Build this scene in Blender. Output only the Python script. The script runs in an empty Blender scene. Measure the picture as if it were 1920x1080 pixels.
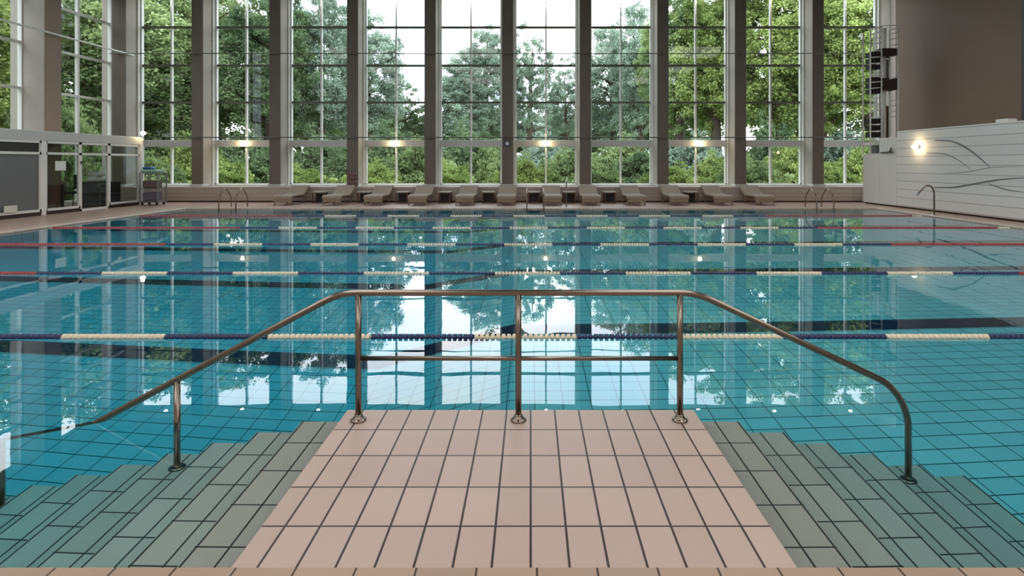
import bpy, math, random
import numpy as np
from mathutils import Vector, Matrix

C = bpy.context.scene.collection
scene = bpy.context.scene
random.seed(7)
PI = math.pi

# ---------------------------------------------------------------- camera
EYE = 1.32          # height above the water surface (z = 0)
F = 1100.0          # focal length in pixels of the 1920 frame
cd = bpy.data.cameras.new('camera')
cd.sensor_width = 36.0
cd.lens = F / 1920 * 36.0
cd.shift_x = -35 / 1920
cd.shift_y = -235 / 1920
cd.clip_end = 500
cam = bpy.data.objects.new('camera', cd)
cam.location = (0, 0, EYE)
cam.rotation_euler = (PI / 2, 0, 0)
C.objects.link(cam)
scene.camera = cam

# ---------------------------------------------------------------- colour management / cycles
scene.view_settings.view_transform = 'Standard'
scene.view_settings.look = 'None'
scene.view_settings.gamma = 1.0
scene.view_settings.exposure = 0.0
scene.view_settings.use_curve_mapping = False
cy = scene.cycles
cy.max_bounces = 10
cy.diffuse_bounces = 4
cy.glossy_bounces = 4
cy.transmission_bounces = 6
cy.transparent_max_bounces = 12
cy.volume_bounces = 0
cy.caustics_reflective = False
cy.caustics_refractive = True
cy.sample_clamp_indirect = 5.0
cy.use_denoising = True

# ---------------------------------------------------------------- world: bright overcast sky
SKY = 5.0
w = bpy.data.worlds.new('overcast_sky')
scene.world = w
w.use_nodes = True
wn, wl = w.node_tree.nodes, w.node_tree.links
wn.clear()
wo = wn.new('ShaderNodeOutputWorld')
wb = wn.new('ShaderNodeBackground')
wb.inputs['Strength'].default_value = SKY
wt = wn.new('ShaderNodeTexCoord')
wm = wn.new('ShaderNodeMapping')
wm.inputs['Scale'].default_value = (1, 1, 2.2)
wz = wn.new('ShaderNodeTexNoise')
wz.inputs['Scale'].default_value = 3.2
wz.inputs['Detail'].default_value = 5
wr = wn.new('ShaderNodeValToRGB')
wr.color_ramp.elements[0].position = 0.35
wr.color_ramp.elements[0].color = (0.66, 0.80, 1.0, 1)
wr.color_ramp.elements[1].position = 0.62
wr.color_ramp.elements[1].color = (0.98, 0.97, 1.0, 1)
wl.new(wt.outputs['Generated'], wm.inputs['Vector'])
wl.new(wm.outputs[0], wz.inputs['Vector'])
wl.new(wz.outputs['Fac'], wr.inputs['Fac'])
wl.new(wr.outputs['Color'], wb.inputs['Color'])
wl.new(wb.outputs[0], wo.inputs['Surface'])

CEIL = 7.5
FILL_PANEL_LIGHT = 4.3     # radiance of the added ceiling fill panels

# ================================================================ materials
def nmat(name):
    m = bpy.data.materials.new(name)
    m.use_nodes = True
    nt = m.node_tree
    b = nt.nodes['Principled BSDF']
    return m, nt, b

def rgb(r, g, b):
    f = lambda c: (c / 255 / 12.92) if c / 255 <= 0.04045 else ((c / 255 + 0.055) / 1.055) ** 2.4
    return (f(r), f(g), f(b), 1)

def plain(name, col, rough=0.6, metal=0.0, var=0.12, scale=6.0, bump=0.0, coat=0.0):
    m, nt, b = nmat(name)
    N, L = nt.nodes, nt.links
    tc = N.new('ShaderNodeTexCoord')
    nz = N.new('ShaderNodeTexNoise')
    nz.inputs['Scale'].default_value = scale
    nz.inputs['Detail'].default_value = 4
    L.new(tc.outputs['Object'], nz.inputs['Vector'])
    mx = N.new('ShaderNodeMix'); mx.data_type = 'RGBA'
    mx.inputs[6].default_value = tuple(c * (1 - var) for c in col[:3]) + (1,)
    mx.inputs[7].default_value = tuple(min(1, c * (1 + var)) for c in col[:3]) + (1,)
    L.new(nz.outputs['Fac'], mx.inputs[0])
    L.new(mx.outputs[2], b.inputs['Base Color'])
    b.inputs['Roughness'].default_value = rough
    b.inputs['Metallic'].default_value = metal
    if bump:
        bp = N.new('ShaderNodeBump')
        bp.inputs['Strength'].default_value = bump
        bp.inputs['Distance'].default_value = 0.01
        L.new(nz.outputs['Fac'], bp.inputs['Height'])
        L.new(bp.outputs[0], b.inputs['Normal'])
    return m

def mth(nt, op, a, b=None, c=None):
    n = nt.nodes.new('ShaderNodeMath'); n.operation = op
    for i, v in enumerate((a, b, c)):
        if v is None: continue
        if isinstance(v, (int, float)): n.inputs[i].default_value = v
        else: nt.links.new(v, n.inputs[i])
    return n.outputs[0]

def line(nt, co, period, offset, width):
    """1 on a joint line of the given width, repeating every period."""
    s = mth(nt, 'SUBTRACT', co, offset)
    s = mth(nt, 'DIVIDE', s, period)
    s = mth(nt, 'FRACT', s)
    s = mth(nt, 'SUBTRACT', s, 0.5)
    s = mth(nt, 'ABSOLUTE', s)
    return mth(nt, 'GREATER_THAN', s, 0.5 - width / period / 2)

def tiles(name, col, grout, px, ox, py, oy, gw=0.006, rough=0.45, var=0.08, axes=('X', 'Y'), band=None, extra=None, gv=None):
    """grid of tiles with a slight tone change from tile to tile, laid out in object space (metres)"""
    m, nt, b = nmat(name)
    N, L = nt.nodes, nt.links
    tc = N.new('ShaderNodeTexCoord')
    sp = N.new('ShaderNodeSeparateXYZ')
    L.new(tc.outputs['Object'], sp.inputs[0])
    U, V = sp.outputs[axes[0]], sp.outputs[axes[1]]
    g = mth(nt, 'MAXIMUM', line(nt, U, px, ox, gw), line(nt, V, py, oy, gv or gw))
    if extra:                       # second set of long joints
        g = mth(nt, 'MAXIMUM', g, line(nt, U, px, ox + extra, gw))
    cu = mth(nt, 'FLOOR', mth(nt, 'DIVIDE', mth(nt, 'SUBTRACT', U, ox), px))
    cv = mth(nt, 'FLOOR', mth(nt, 'DIVIDE', mth(nt, 'SUBTRACT', V, oy), py))
    cb = N.new('ShaderNodeCombineXYZ')
    L.new(cu, cb.inputs[0]); L.new(cv, cb.inputs[1])
    wn_ = N.new('ShaderNodeTexWhiteNoise'); wn_.noise_dimensions = '3D'
    L.new(cb.outputs[0], wn_.inputs['Vector'])
    mx = N.new('ShaderNodeMix'); mx.data_type = 'RGBA'
    mx.inputs[6].default_value = tuple(c * (1 - var) for c in col[:3]) + (1,)
    mx.inputs[7].default_value = tuple(min(1, c * (1 + var)) for c in col[:3]) + (1,)
    L.new(wn_.outputs['Value'], mx.inputs[0])
    src = mx.outputs[2]
    if band:                        # painted navy lane lines across the pool floor: list of centres
        bm = None
        for yc, hw in band:
            q = mth(nt, 'LESS_THAN', mth(nt, 'ABSOLUTE', mth(nt, 'SUBTRACT', V, yc)), hw)
            bm = q if bm is None else mth(nt, 'MAXIMUM', bm, q)
        m2 = N.new('ShaderNodeMix'); m2.data_type = 'RGBA'
        L.new(bm, m2.inputs[0]); L.new(src, m2.inputs[6]); m2.inputs[7].default_value = (0.004, 0.012, 0.05, 1)
        src = m2.outputs[2]
    m3 = N.new('ShaderNodeMix'); m3.data_type = 'RGBA'
    L.new(g, m3.inputs[0]); L.new(src, m3.inputs[6]); m3.inputs[7].default_value = grout
    L.new(m3.outputs[2], b.inputs['Base Color'])
    b.inputs['Roughness'].default_value = rough
    bp = N.new('ShaderNodeBump'); bp.inputs['Strength'].default_value = 0.6; bp.inputs['Distance'].default_value = 0.002
    bp.invert = True
    L.new(g, bp.inputs['Height'])
    L.new(bp.outputs[0], b.inputs['Normal'])
    return m

def emit(name, col, s):
    m = bpy.data.materials.new(name); m.use_nodes = True
    nt = m.node_tree; nt.nodes.clear()
    o = nt.nodes.new('ShaderNodeOutputMaterial'); e = nt.nodes.new('ShaderNodeEmission')
    e.inputs['Color'].default_value = col; e.inputs['Strength'].default_value = s
    nt.links.new(e.outputs[0], o.inputs['Surface'])
    return m

def glass_pane(name, tint=(0.98, 0.995, 0.985, 1), refl=0.06):
    m = bpy.data.materials.new(name); m.use_nodes = True
    nt = m.node_tree; N, L = nt.nodes, nt.links; N.clear()
    o = N.new('ShaderNodeOutputMaterial')
    t = N.new('ShaderNodeBsdfTransparent'); t.inputs['Color'].default_value = tint
    g = N.new('ShaderNodeBsdfGlossy'); g.inputs['Roughness'].default_value = 0.0
    lw = N.new('ShaderNodeLayerWeight'); lw.inputs['Blend'].default_value = 0.5
    f = N.new('ShaderNodeMath'); f.operation = 'MULTIPLY_ADD'; f.inputs[1].default_value = 0.4; f.inputs[2].default_value = refl * .25
    pw = N.new('ShaderNodeMath'); pw.operation = 'POWER'; pw.inputs[1].default_value = 5.0
    L.new(lw.outputs['Facing'], pw.inputs[0]); L.new(pw.outputs[0], f.inputs[0])
    x = N.new('ShaderNodeMixShader')
    L.new(f.outputs[0], x.inputs[0]); L.new(t.outputs[0], x.inputs[1]); L.new(g.outputs[0], x.inputs[2])
    L.new(x.outputs[0], o.inputs['Surface'])
    return m

def water_mat():
    m = bpy.data.materials.new('pool_water'); m.use_nodes = True
    nt = m.node_tree; N, L = nt.nodes, nt.links; N.clear()
    o = N.new('ShaderNodeOutputMaterial')
    g = N.new('ShaderNodeBsdfGlass'); g.inputs['IOR'].default_value = 1.333; g.inputs['Roughness'].default_value = 0.0
    g.distribution = 'GGX'
    tc = N.new('ShaderNodeTexCoord')
    mp = N.new('ShaderNodeMapping'); mp.inputs['Scale'].default_value = (1.0, 1.6, 1.0)
    nz = N.new('ShaderNodeTexNoise'); nz.inputs['Scale'].default_value = 1.7; nz.inputs['Detail'].default_value = 1.5
    bp = N.new('ShaderNodeBump'); bp.inputs['Strength'].default_value = 1.0; bp.inputs['Distance'].default_value = 0.0007
    L.new(tc.outputs['Object'], mp.inputs[0]); L.new(mp.outputs[0], nz.inputs['Vector'])
    L.new(nz.outputs['Fac'], bp.inputs['Height']); L.new(bp.outputs[0], g.inputs['Normal'])
    L.new(g.outputs[0], o.inputs['Surface'])
    v = N.new('ShaderNodeVolumeAbsorption')
    v.inputs['Color'].default_value = (0.17, 0.85, 0.95, 1)
    v.inputs['Density'].default_value = 0.62
    L.new(v.outputs[0], o.inputs['Volume'])
    return m

def leaf_mat(name, col, col2, trans=0.35):
    m = bpy.data.materials.new(name); m.use_nodes = True
    nt = m.node_tree; N, L = nt.nodes, nt.links; N.clear()
    o = N.new('ShaderNodeOutputMaterial')
    tc = N.new('ShaderNodeTexCoord')
    nz = N.new('ShaderNodeTexNoise'); nz.inputs['Scale'].default_value = 0.9; nz.inputs['Detail'].default_value = 3
    L.new(tc.outputs['Object'], nz.inputs['Vector'])
    r = N.new('ShaderNodeValToRGB')
    r.color_ramp.elements[0].position = 0.35; r.color_ramp.elements[0].color = col
    r.color_ramp.elements[1].position = 0.65; r.color_ramp.elements[1].color = col2
    L.new(nz.outputs['Fac'], r.inputs['Fac'])
    d = N.new('ShaderNodeBsdfDiffuse'); t = N.new('ShaderNodeBsdfTranslucent')
    x = N.new('ShaderNodeMixShader'); x.inputs[0].default_value = trans
    L.new(r.outputs[0], d.inputs['Color']); L.new(r.outputs[0], t.inputs['Color'])
    L.new(d.outputs[0], x.inputs[1]); L.new(t.outputs[0], x.inputs[2]); L.new(x.outputs[0], o.inputs['Surface'])
    return m

GR = rgb(46, 34, 30)
M = {}
M['platform'] = tiles('platform_tiles', rgb(182, 162, 152), GR, 0.1268, 0.0, 0.2555, 2.887, 0.0085, 0.4, 0.05)
M['step_left'] = tiles('step_tiles', rgb(198, 192, 180), rgb(30, 34, 34), 0.24, -0.967, 0.2555, 2.887, 0.008, 0.5, 0.06, extra=-0.12)
M['step_right'] = tiles('step_tiles_right', rgb(190, 183, 172), rgb(30, 34, 34), 0.24, 0.859, 0.2555, 2.887, 0.008, 0.5, 0.06, extra=0.12)
M['riser'] = plain('riser_tiles', rgb(160, 165, 158), 0.5)
M['basin_floor'] = tiles('pool_floor_tiles', (0.38, 0.72, 0.74, 1), rgb(24, 80, 88), 0.20, 0.03, 0.145, 0.02, 0.006, 0.4, 0.05, gv=0.009,
                         band=[(5.7, 0.15), (8.2, 0.15), (10.7, 0.15), (13.2, 0.15), (15.6, 0.15)])
M['basin_wall'] = tiles('pool_wall_tiles', (0.38, 0.72, 0.74, 1), rgb(24, 80, 88), 0.25, 0, 0.125, 0, 0.008, 0.4, 0.05, axes=('X', 'Z'))
M['basin_side'] = tiles('pool_side_tiles', (0.38, 0.72, 0.74, 1), rgb(24, 80, 88), 0.25, 0, 0.125, 0, 0.008, 0.4, 0.05, axes=('Y', 'Z'))
M['deck'] = tiles('deck_tiles', rgb(180, 152, 136), rgb(120, 95, 82), 0.25, 0, 0.25, 0, 0.006, 0.35, 0.08)
M['coping'] = tiles('coping_tiles', rgb(198, 180, 162), rgb(70, 50, 40), 0.196, 0.0, 0.6, 0.3, 0.006, 0.35, 0.05)
M['coping_near'] = tiles('near_coping_tiles', rgb(168, 144, 126), rgb(60, 44, 36), 0.193, 0.02, 0.6, 0.3, 0.007, 0.35, 0.07)
M['steel'] = plain('brushed_steel', rgb(140, 128, 118), 0.22, 1.0, 0.1, 30)
M['chrome'] = plain('chrome', rgb(200, 200, 200), 0.12, 1.0, 0.02)
M['column'] = plain('concrete', rgb(168, 160, 150), 0.75, 0, 0.08, 3, 0.2)
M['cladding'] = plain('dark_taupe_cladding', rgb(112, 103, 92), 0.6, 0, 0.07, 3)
M['cladding_light'] = plain('brown_cladding', rgb(142, 122, 104), 0.6, 0, 0.07, 3)
M['alu'] = plain('light_aluminium', rgb(228, 228, 222), 0.4, 0.0, 0.04)
M['transom'] = plain('dark_aluminium', rgb(95, 95, 88), 0.5, 0.0, 0.05)
M['beam'] = plain('beam_grey', rgb(205, 206, 202), 0.6, 0, 0.06, 2)
M['sill'] = plain('sill_white', rgb(225, 222, 210), 0.5, 0, 0.03)
M['bench'] = tiles('slatted_cladding', rgb(182, 170, 160), rgb(140, 128, 120), 2.6, 0.2, 0.14, 0.03, 0.012, 0.6, 0.08, axes=('X', 'Z'))
M['dark_brown'] = plain('dark_plinth', rgb(52, 36, 30), 0.7)  # one dark brown for plinths and stair landings
M['white'] = plain('white_paint', rgb(238, 238, 234), 0.5, 0, 0.03)
M['grooved'] = tiles('grooved_white_cladding', rgb(225, 224, 220), rgb(140, 138, 134), 50, 25, 0.232, 0.1, 0.012, 0.55, 0.03, axes=('Y', 'Z'))
M['offwhite'] = plain('white_render', rgb(222, 221, 214), 0.6, 0, 0.04, 1.5)
M['taupe'] = plain('taupe_plaster', rgb(128, 108, 90), 0.7, 0, 0.15, 0.5)
M['plaster'] = plain('pale_plaster', rgb(205, 195, 182), 0.8, 0, 0.05, 1)
M['ceiling'] = plain('ceiling_panels', rgb(150, 145, 138), 0.8, 0, 0.05, 1)
M['dark'] = plain('dark_grey', rgb(62, 62, 62), 0.5, 0, 0.1)
M['black'] = plain('black', rgb(28, 26, 26), 0.5, 0, 0.1)
M['panelgrey'] = plain('grey_laminate', rgb(110, 113, 115), 0.35, 0, 0.05)
M['navy'] = plain('navy_float', rgb(18, 28, 84), 0.35, 0, 0.15, 40)
M['cream'] = plain('cream_float', rgb(226, 214, 188), 0.35, 0, 0.08, 40)
M['red'] = plain('red_float', rgb(160, 44, 42), 0.35, 0, 0.12, 40)
M['rattan'] = plain('woven_rattan', rgb(150, 135, 116), 0.7, 0, 0.25, 60, 0.5)
M['tabletop'] = plain('table_laminate', rgb(165, 152, 136), 0.5, 0, 0.1)
M['lamp'] = emit('warm_lamp', (1.0, 0.72, 0.38, 1), 60)
M['spot'] = emit('spot_lamp', (1.0, 0.97, 0.92, 1), 160)
M['panel'] = emit('fill_light_panel', (1.0, 0.97, 0.94, 1), FILL_PANEL_LIGHT)
M['glass'] = glass_pane('window_glass')
M['roomglass'] = glass_pane('room_glass', (0.88, 0.90, 0.89, 1))
M['water'] = water_mat()
M['lawn'] = plain('lawn', rgb(96, 122, 60), 0.9, 0, 0.3, 3)
M['bark'] = plain('bark', rgb(84, 72, 58), 0.9, 0, 0.3, 8)
M['blue'] = plain('blue_plastic', rgb(50, 90, 170), 0.5)
M['green'] = plain('pale_green_cloth', rgb(160, 205, 180), 0.8)
M['paper'] = plain('white_paper', rgb(235, 238, 232), 0.8, 0, 0.02)
M['mauve'] = plain('mauve_cloth', rgb(120, 92, 92), 0.9, 0, 0.2, 10)
M['wood'] = plain('brown_wood', rgb(92, 62, 46), 0.5, 0, 0.2, 8)
M['mesh'] = plain('galvanised', rgb(150, 152, 155), 0.45, 0.6, 0.1)
M['leafA'] = leaf_mat('leaves_mid_green', rgb(106, 126, 84), rgb(158, 174, 120))
M['leafB'] = leaf_mat('leaves_yellow_green', rgb(110, 128, 72), rgb(158, 172, 104))
M['leafC'] = leaf_mat('leaves_haze_green', rgb(120, 138, 120), rgb(164, 182, 162))  # green paled and greyed so distance haze sits in the leaf colour
M['leafD'] = leaf_mat('leaves_dark_green', rgb(84, 104, 76), rgb(126, 146, 104))
M['leafE'] = leaf_mat('leaves_fresh_green', rgb(124, 144, 80), rgb(172, 188, 116))

# ================================================================ mesh helpers
class MB:
    """collects shapes and links them as ONE mesh object"""
    def __init__(s): s.v = []; s.f = []; s.sm = []
    def quad(s, *p):
        n = len(s.v); s.v += [tuple(q) for q in p]; s.f.append(tuple(range(n, n + len(p)))); s.sm.append(False); return s
    def box(s, x0, x1, y0, y1, z0, z1, bev=0.0):
        if x0 > x1: x0, x1 = x1, x0
        if y0 > y1: y0, y1 = y1, y0
        if z0 > z1: z0, z1 = z1, z0
        b = min(bev, (x1 - x0) * .45, (y1 - y0) * .45, (z1 - z0) * .45)
        n = len(s.v)
        if b <= 0:
            s.v += [(x, y, z) for z in (z0, z1) for y in (y0, y1) for x in (x0, x1)]
            for q in ((0, 2, 3, 1), (4, 5, 7, 6), (0, 1, 5, 4), (2, 6, 7, 3), (0, 4, 6, 2), (1, 3, 7, 5)):
                s.f.append(tuple(n + i for i in q)); s.sm.append(False)
            return s
        # chamfered box: 24 verts
        idx = {}
        X, Y, Z = (x0, x1), (y0, y1), (z0, z1)
        for i in (0, 1):
            for j in (0, 1):
                for k in (0, 1):
                    si, sj, sk = 1 - 2 * i, 1 - 2 * j, 1 - 2 * k
                    for a in range(3):
                        o = [b, b, b]; o[a] = 0
                        idx[(i, j, k, a)] = len(s.v)
                        s.v.append((X[i] + si * o[0], Y[j] + sj * o[1], Z[k] + sk * o[2]))
        def add(q): s.f.append(tuple(idx[t] for t in q)); s.sm.append(False)
        for i in (0, 1): add([(i, 0, 0, 0), (i, 1, 0, 0), (i, 1, 1, 0), (i, 0, 1, 0)][::(1 if i else -1)])
        for j in (0, 1): add([(0, j, 0, 1), (1, j, 0, 1), (1, j, 1, 1), (0, j, 1, 1)][::(-1 if j else 1)])
        for k in (0, 1): add([(0, 0, k, 2), (1, 0, k, 2), (1, 1, k, 2), (0, 1, k, 2)][::(1 if k else -1)])
        for j in (0, 1):
            for k in (0, 1): add([(0, j, k, 1), (1, j, k, 1), (1, j, k, 2), (0, j, k, 2)])
        for i in (0, 1):
            for k in (0, 1): add([(i, 0, k, 0), (i, 1, k, 0), (i, 1, k, 2), (i, 0, k, 2)])
        for i in (0, 1):
            for j in (0, 1): add([(i, j, 0, 0), (i, j, 1, 0), (i, j, 1, 1), (i, j, 0, 1)])
        for i in (0, 1):
            for j in (0, 1):
                for k in (0, 1): add([(i, j, k, 0), (i, j, k, 1), (i, j, k, 2)])
        return s
    def tube(s, pts, r, seg=10, fillet=0.0, closed=False, caps=True):
        P = [Vector(p) for p in pts]
        if fillet > 0 and len(P) > 2:
            Q = [P[0]]
            for i in range(1, len(P) - 1):
                a, b, c = P[i - 1], P[i], P[i + 1]
                d1, d2 = (a - b), (c - b)
                t = min(fillet, d1.length * .48, d2.length * .48)
                p1, p2 = b + d1.normalized() * t, b + d2.normalized() * t
                for k in range(7):
                    u = k / 6
                    Q.append(p1 * (1 - u) ** 2 + b * 2 * u * (1 - u) + p2 * u * u)
            Q.append(P[-1]); P = Q
        R = r if isinstance(r, (list, tuple)) else [r] * len(P)
        if len(R) != len(P): R = [R[0]] * len(P)
        T = []
        for i in range(len(P)):
            if closed: t = P[(i + 1) % len(P)] - P[i - 1]
            else: t = P[min(i + 1, len(P) - 1)] - P[max(i - 1, 0)]
            T.append(t.normalized() if t.length > 1e-9 else Vector((0, 0, 1)))
        up = Vector((0, 0, 1)) if abs(T[0].z) < .9 else Vector((1, 0, 0))
        nrm = (up - T[0] * up.dot(T[0])).normalized()
        n0 = len(s.v)
        for i, p in enumerate(P):
            nrm = (nrm - T[i] * nrm.dot(T[i]))
            nrm = nrm.normalized() if nrm.length > 1e-6 else T[i].orthogonal().normalized()
            bn = T[i].cross(nrm)
            for k in range(seg):
                a = 2 * PI * k / seg
                s.v.append(tuple(p + (nrm * math.cos(a) + bn * math.sin(a)) * R[i]))
        m = len(P)
        for i in range(m if closed else m - 1):
            for k in range(seg):
                a = n0 + i * seg + k; b = n0 + i * seg + (k + 1) % seg
                c = n0 + ((i + 1) % m) * seg + (k + 1) % seg; d = n0 + ((i + 1) % m) * seg + k
                s.f.append((a, b, c, d)); s.sm.append(True)
        if caps and not closed:
            s.f.append(tuple(n0 + k for k in range(seg))[::-1]); s.sm.append(False)
            s.f.append(tuple(n0 + (m - 1) * seg + k for k in range(seg))); s.sm.append(False)
        return s
    def lathe(s, prof, c=(0, 0, 0), seg=16, axis='Z'):
        n0 = len(s.v)
        for (r, h) in prof:
            for k in range(seg):
                a = 2 * PI * k / seg
                u, v = r * math.cos(a), r * math.sin(a)
                q = (u, v, h) if axis == 'Z' else ((h, u, v) if axis == 'X' else (u, h, v))
                s.v.append((c[0] + q[0], c[1] + q[1], c[2] + q[2]))
        for i in range(len(prof) - 1):
            for k in range(seg):
                s.f.append((n0 + i * seg + k, n0 + i * seg + (k + 1) % seg, n0 + (i + 1) * seg + (k + 1) % seg, n0 + (i + 1) * seg + k)); s.sm.append(True)
        s.f.append(tuple(n0 + k for k in range(seg))[::-1]); s.sm.append(False)
        s.f.append(tuple(n0 + (len(prof) - 1) * seg + k for k in range(seg))); s.sm.append(False)
        return s
    def prism(s, prof, x0, x1):
        """profile of (y, z) points swept along x"""
        n = len(s.v); m = len(prof)
        s.v += [(x0, y, z) for y, z in prof] + [(x1, y, z) for y, z in prof]
        s.f.append(tuple(n + i for i in range(m))); s.sm.append(False)
        s.f.append(tuple(n + m + i for i in range(m))[::-1]); s.sm.append(False)
        for i in range(m):
            j = (i + 1) % m
            s.f.append((n + i, n + m + i, n + m + j, n + j)); s.sm.append(False)
        return s
    def build(s, name, mat, parent=None, loc=None):
        me = bpy.data.meshes.new(name)
        me.from_pydata(s.v, [], s.f)
        me.polygons.foreach_set('use_smooth', s.sm)
        me.materials.append(M[mat] if isinstance(mat, str) else mat)
        me.update()
        o = bpy.data.objects.new(name, me); C.objects.link(o)
        if parent: o.parent = parent
        if loc: o.location = loc
        return o

def empty(name, loc=(0, 0, 0), rz=0.0):
    o = bpy.data.objects.new(name, None); C.objects.link(o)
    o.location = loc; o.rotation_euler = (0, 0, rz); o.empty_display_size = .1
    return o
def tag(o, label, cat, group=None, kind=None):
    o['label'] = label; o['category'] = cat
    if group: o['group'] = group
    if kind: o['kind'] = kind
    return o
def struct(o, label=None):
    o['kind'] = 'structure'
    if label: o['label'] = label
    return o
def copy_tree(o, parent=None):
    c = o.copy(); C.objects.link(c)
    if parent: c.parent = parent
    for ch in list(o.children): copy_tree(ch, c)
    return c

# ================================================================ pool basin, water, deck
PX0, PX1, PY0, PY1 = -9.75, 9.78, 1.895, 16.6
PFX0, PFX1, PFY1 = -0.976, 0.868, 3.12       # platform
DEEP, SHAL = -1.85, -1.0

b = MB()
xs = [PX0, -1.45, -0.15, PX1]; zs = [DEEP, DEEP, SHAL, SHAL]
for i in range(3):
    b.quad((xs[i], PY0, zs[i]), (xs[i + 1], PY0, zs[i + 1]), (xs[i + 1], PY1, zs[i + 1]), (xs[i], PY1, zs[i]))
    b.quad((xs[i], PY0, zs[i] - .3), (xs[i], PY1, zs[i] - .3), (xs[i + 1], PY1, zs[i + 1] - .3), (xs[i + 1], PY0, zs[i + 1] - .3))
struct(b.build('pool_floor', 'basin_floor'), 'turquoise tiled pool floor with navy lane lines')
struct(MB().box(PX0 - .3, PX1 + .3, PY1, PY1 + .3, -2.2, -0.012).build('pool_wall', 'basin_wall'), 'tiled pool wall under the far deck')
struct(MB().box(PX0 - .3, PX1 + .3, PY0 - .3, PY0, -2.2, -0.012).build('pool_wall', 'basin_wall'), 'tiled pool wall nearest the entry platform')
struct(MB().box(PX0 - .3, PX0, PY0, PY1, -2.2, -0.012).build('pool_wall', 'basin_side'), 'tiled pool wall beside the glass room')
struct(MB().box(PX1, PX1 + .3, PY0, PY1, -2.2, -0.012).build('pool_wall', 'basin_side'), 'tiled pool wall beside the white slide block')

wt_ = MB().box(PX0 - .0002, PX1 + .0002, PY0 - .0002, PY1 + .0002, -2.1, 0.0).build('pool_water', 'water')
tag(wt_, 'clear turquoise water filling the swimming pool', 'water', kind='stuff')

DZ = 0.028
def slab(x0, x1, y0, y1, m, label, name='floor'):
    return struct(MB().box(x0, x1, y0, y1, -0.3, DZ, .006).build(name, m), label)
CP = 0.17
# deck slabs (with pale coping strips along the water)
slab(-14.3, 12.6, PY1 + CP, 20.6, 'deck', 'pinkish tiled deck in front of the window wall')
slab(-14.3, PX0 - CP, -6, PY1 + CP, 'deck', 'pinkish tiled deck along the glass room')
slab(PX1 + CP, 12.6, -6, PY1 + CP, 'deck', 'pinkish tiled deck along the white slide block')
slab(PX0 - CP, PX1 + CP, -6, PY0 - CP, 'deck', 'tiled deck in front of the entry platform')
struct(MB().box(PX0 - CP, PX1 + CP, PY1, PY1 + CP, -0.29, DZ + .004, .01).build('trim_1', 'coping'), 'pale coping along the far pool edge')
struct(MB().box(PX0 - CP, PX0, PY0, PY1, -0.29, DZ + .004, .01).build('trim_2', 'coping'), 'pale coping along the pool edge at the glass room')
struct(MB().box(PX1, PX1 + CP, PY0, PY1, -0.29, DZ + .004, .01).build('trim_3', 'coping'), 'pale coping along the pool edge at the slide block')
struct(MB().box(PX0 - CP, PX1 + CP, PY0 - CP, PY0, -0.29, DZ - .008, .012).build('trim_4', 'coping_near'), 'beige coping tiles along the near pool edge')

# entry platform and the two flights of steps going down under water
pf = empty('entry_platform', (0, 0, 0))
tag(pf, 'pale pink tiled platform jutting into the pool between the steps', 'platform')
MB().box(PFX0, PFX1, PY0 + .001, PFY1, SHAL - .9, 0.006, .004).build('tiled_top', 'platform', pf)
TW, TH = 0.24, 0.14
def flight(sgn, x0, n, mat, zb, label):
    st = empty('pool_steps', (0, 0, 0)); tag(st, label, 'steps')
    for k in range(1, n + 1):
        xa, xb = x0 + sgn * TW * (k - 1), x0 + sgn * TW * k
        zt = -TH * k
        if zt - .02 < zb: break
        MB().box(xa, xb, PY0 + .001, PFY1, zb - .05, zt, .003).build('step', mat, st)
    return st
flight(-1, PFX0, 12, 'step_left', DEEP, 'submerged grey tiled steps going down on the deep side of the platform')
flight(1, PFX1, 6, 'step_right', SHAL, 'submerged grey tiled steps going down on the shallow side of the platform')

# ---------------------------------------------------------------- handrail round the platform
RY = 2.99; RR = 0.0165
def X(px, d): return (px - 995) * d / F
def Zp(py, d): return EYE - (py - 305) * d / F
hr = empty('platform_handrail', (0, RY, 0))
tag(hr, 'long brushed steel handrail round the end of the entry platform', 'handrail')
zt = Zp(549, RY)
pts = [(X(3, RY), 0, -1.16), (X(3, RY), 0, -.16), (X(150, RY), 0, 0.0), (X(332, RY), 0, Zp(712, RY)), (X(638, RY), 0, zt), (X(1305, RY), 0, zt),
       (X(1672, RY), 0, Zp(722, RY)), (X(1703, RY), 0, Zp(775, RY)), (X(1703, RY), 0, -0.70)]
xl = X(-230, RY)
kl = math.ceil((PFX0 - xl) / TW); zl = -TH * kl
pts[0] = (xl, 0, zl + .004)
# keep the sloping run straight below the water as well
sl = (pts[4][2] - pts[3][2]) / (pts[4][0] - pts[3][0])
pts[1] = (xl, 0, pts[3][2] + sl * (xl - pts[3][0]))
pts.pop(2)
MB().tube(pts, RR, 14, fillet=.09).build('top_rail', 'steel', hr)
MB().tube([(X(674, RY), 0, Zp(672, RY)), (X(1276, RY), 0, Zp(672, RY))], RR * .72, 12).build('middle_rail', 'steel', hr)
def fl(px, zb):
    x = X(px, RY)
    return MB().lathe([(.04, 0), (.04, .006), (.032, .011), (.024, .013), (.022, .03), (.018, .034)], (x, 0, zb), 18)
for px in (672, 972, 1275):
    p = MB().tube([(X(px, RY), 0, .006), (X(px, RY), 0, zt)], RR * .95, 14).build('post', 'steel', hr)
    fl(px, .006).build('base_flange', 'steel', hr)
xm = X(332, RY); km = math.ceil((PFX0 - xm) / TW)
MB().tube([(xm, 0, -TH * km), (xm, 0, Zp(712, RY))], RR * .95, 14).build('post', 'steel', hr)
fl(332, -TH * km).build('base_flange', 'steel', hr)
fl(-230, zl).build('base_flange', 'steel', hr)
x3 = X(3, RY); k3 = math.ceil((PFX0 - x3) / TW)
MB().tube([(x3, 0, -TH * k3), (x3, 0, pts[2][2] + sl * (x3 - pts[2][0]))], RR * .95, 14).build('post', 'steel', hr)
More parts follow.
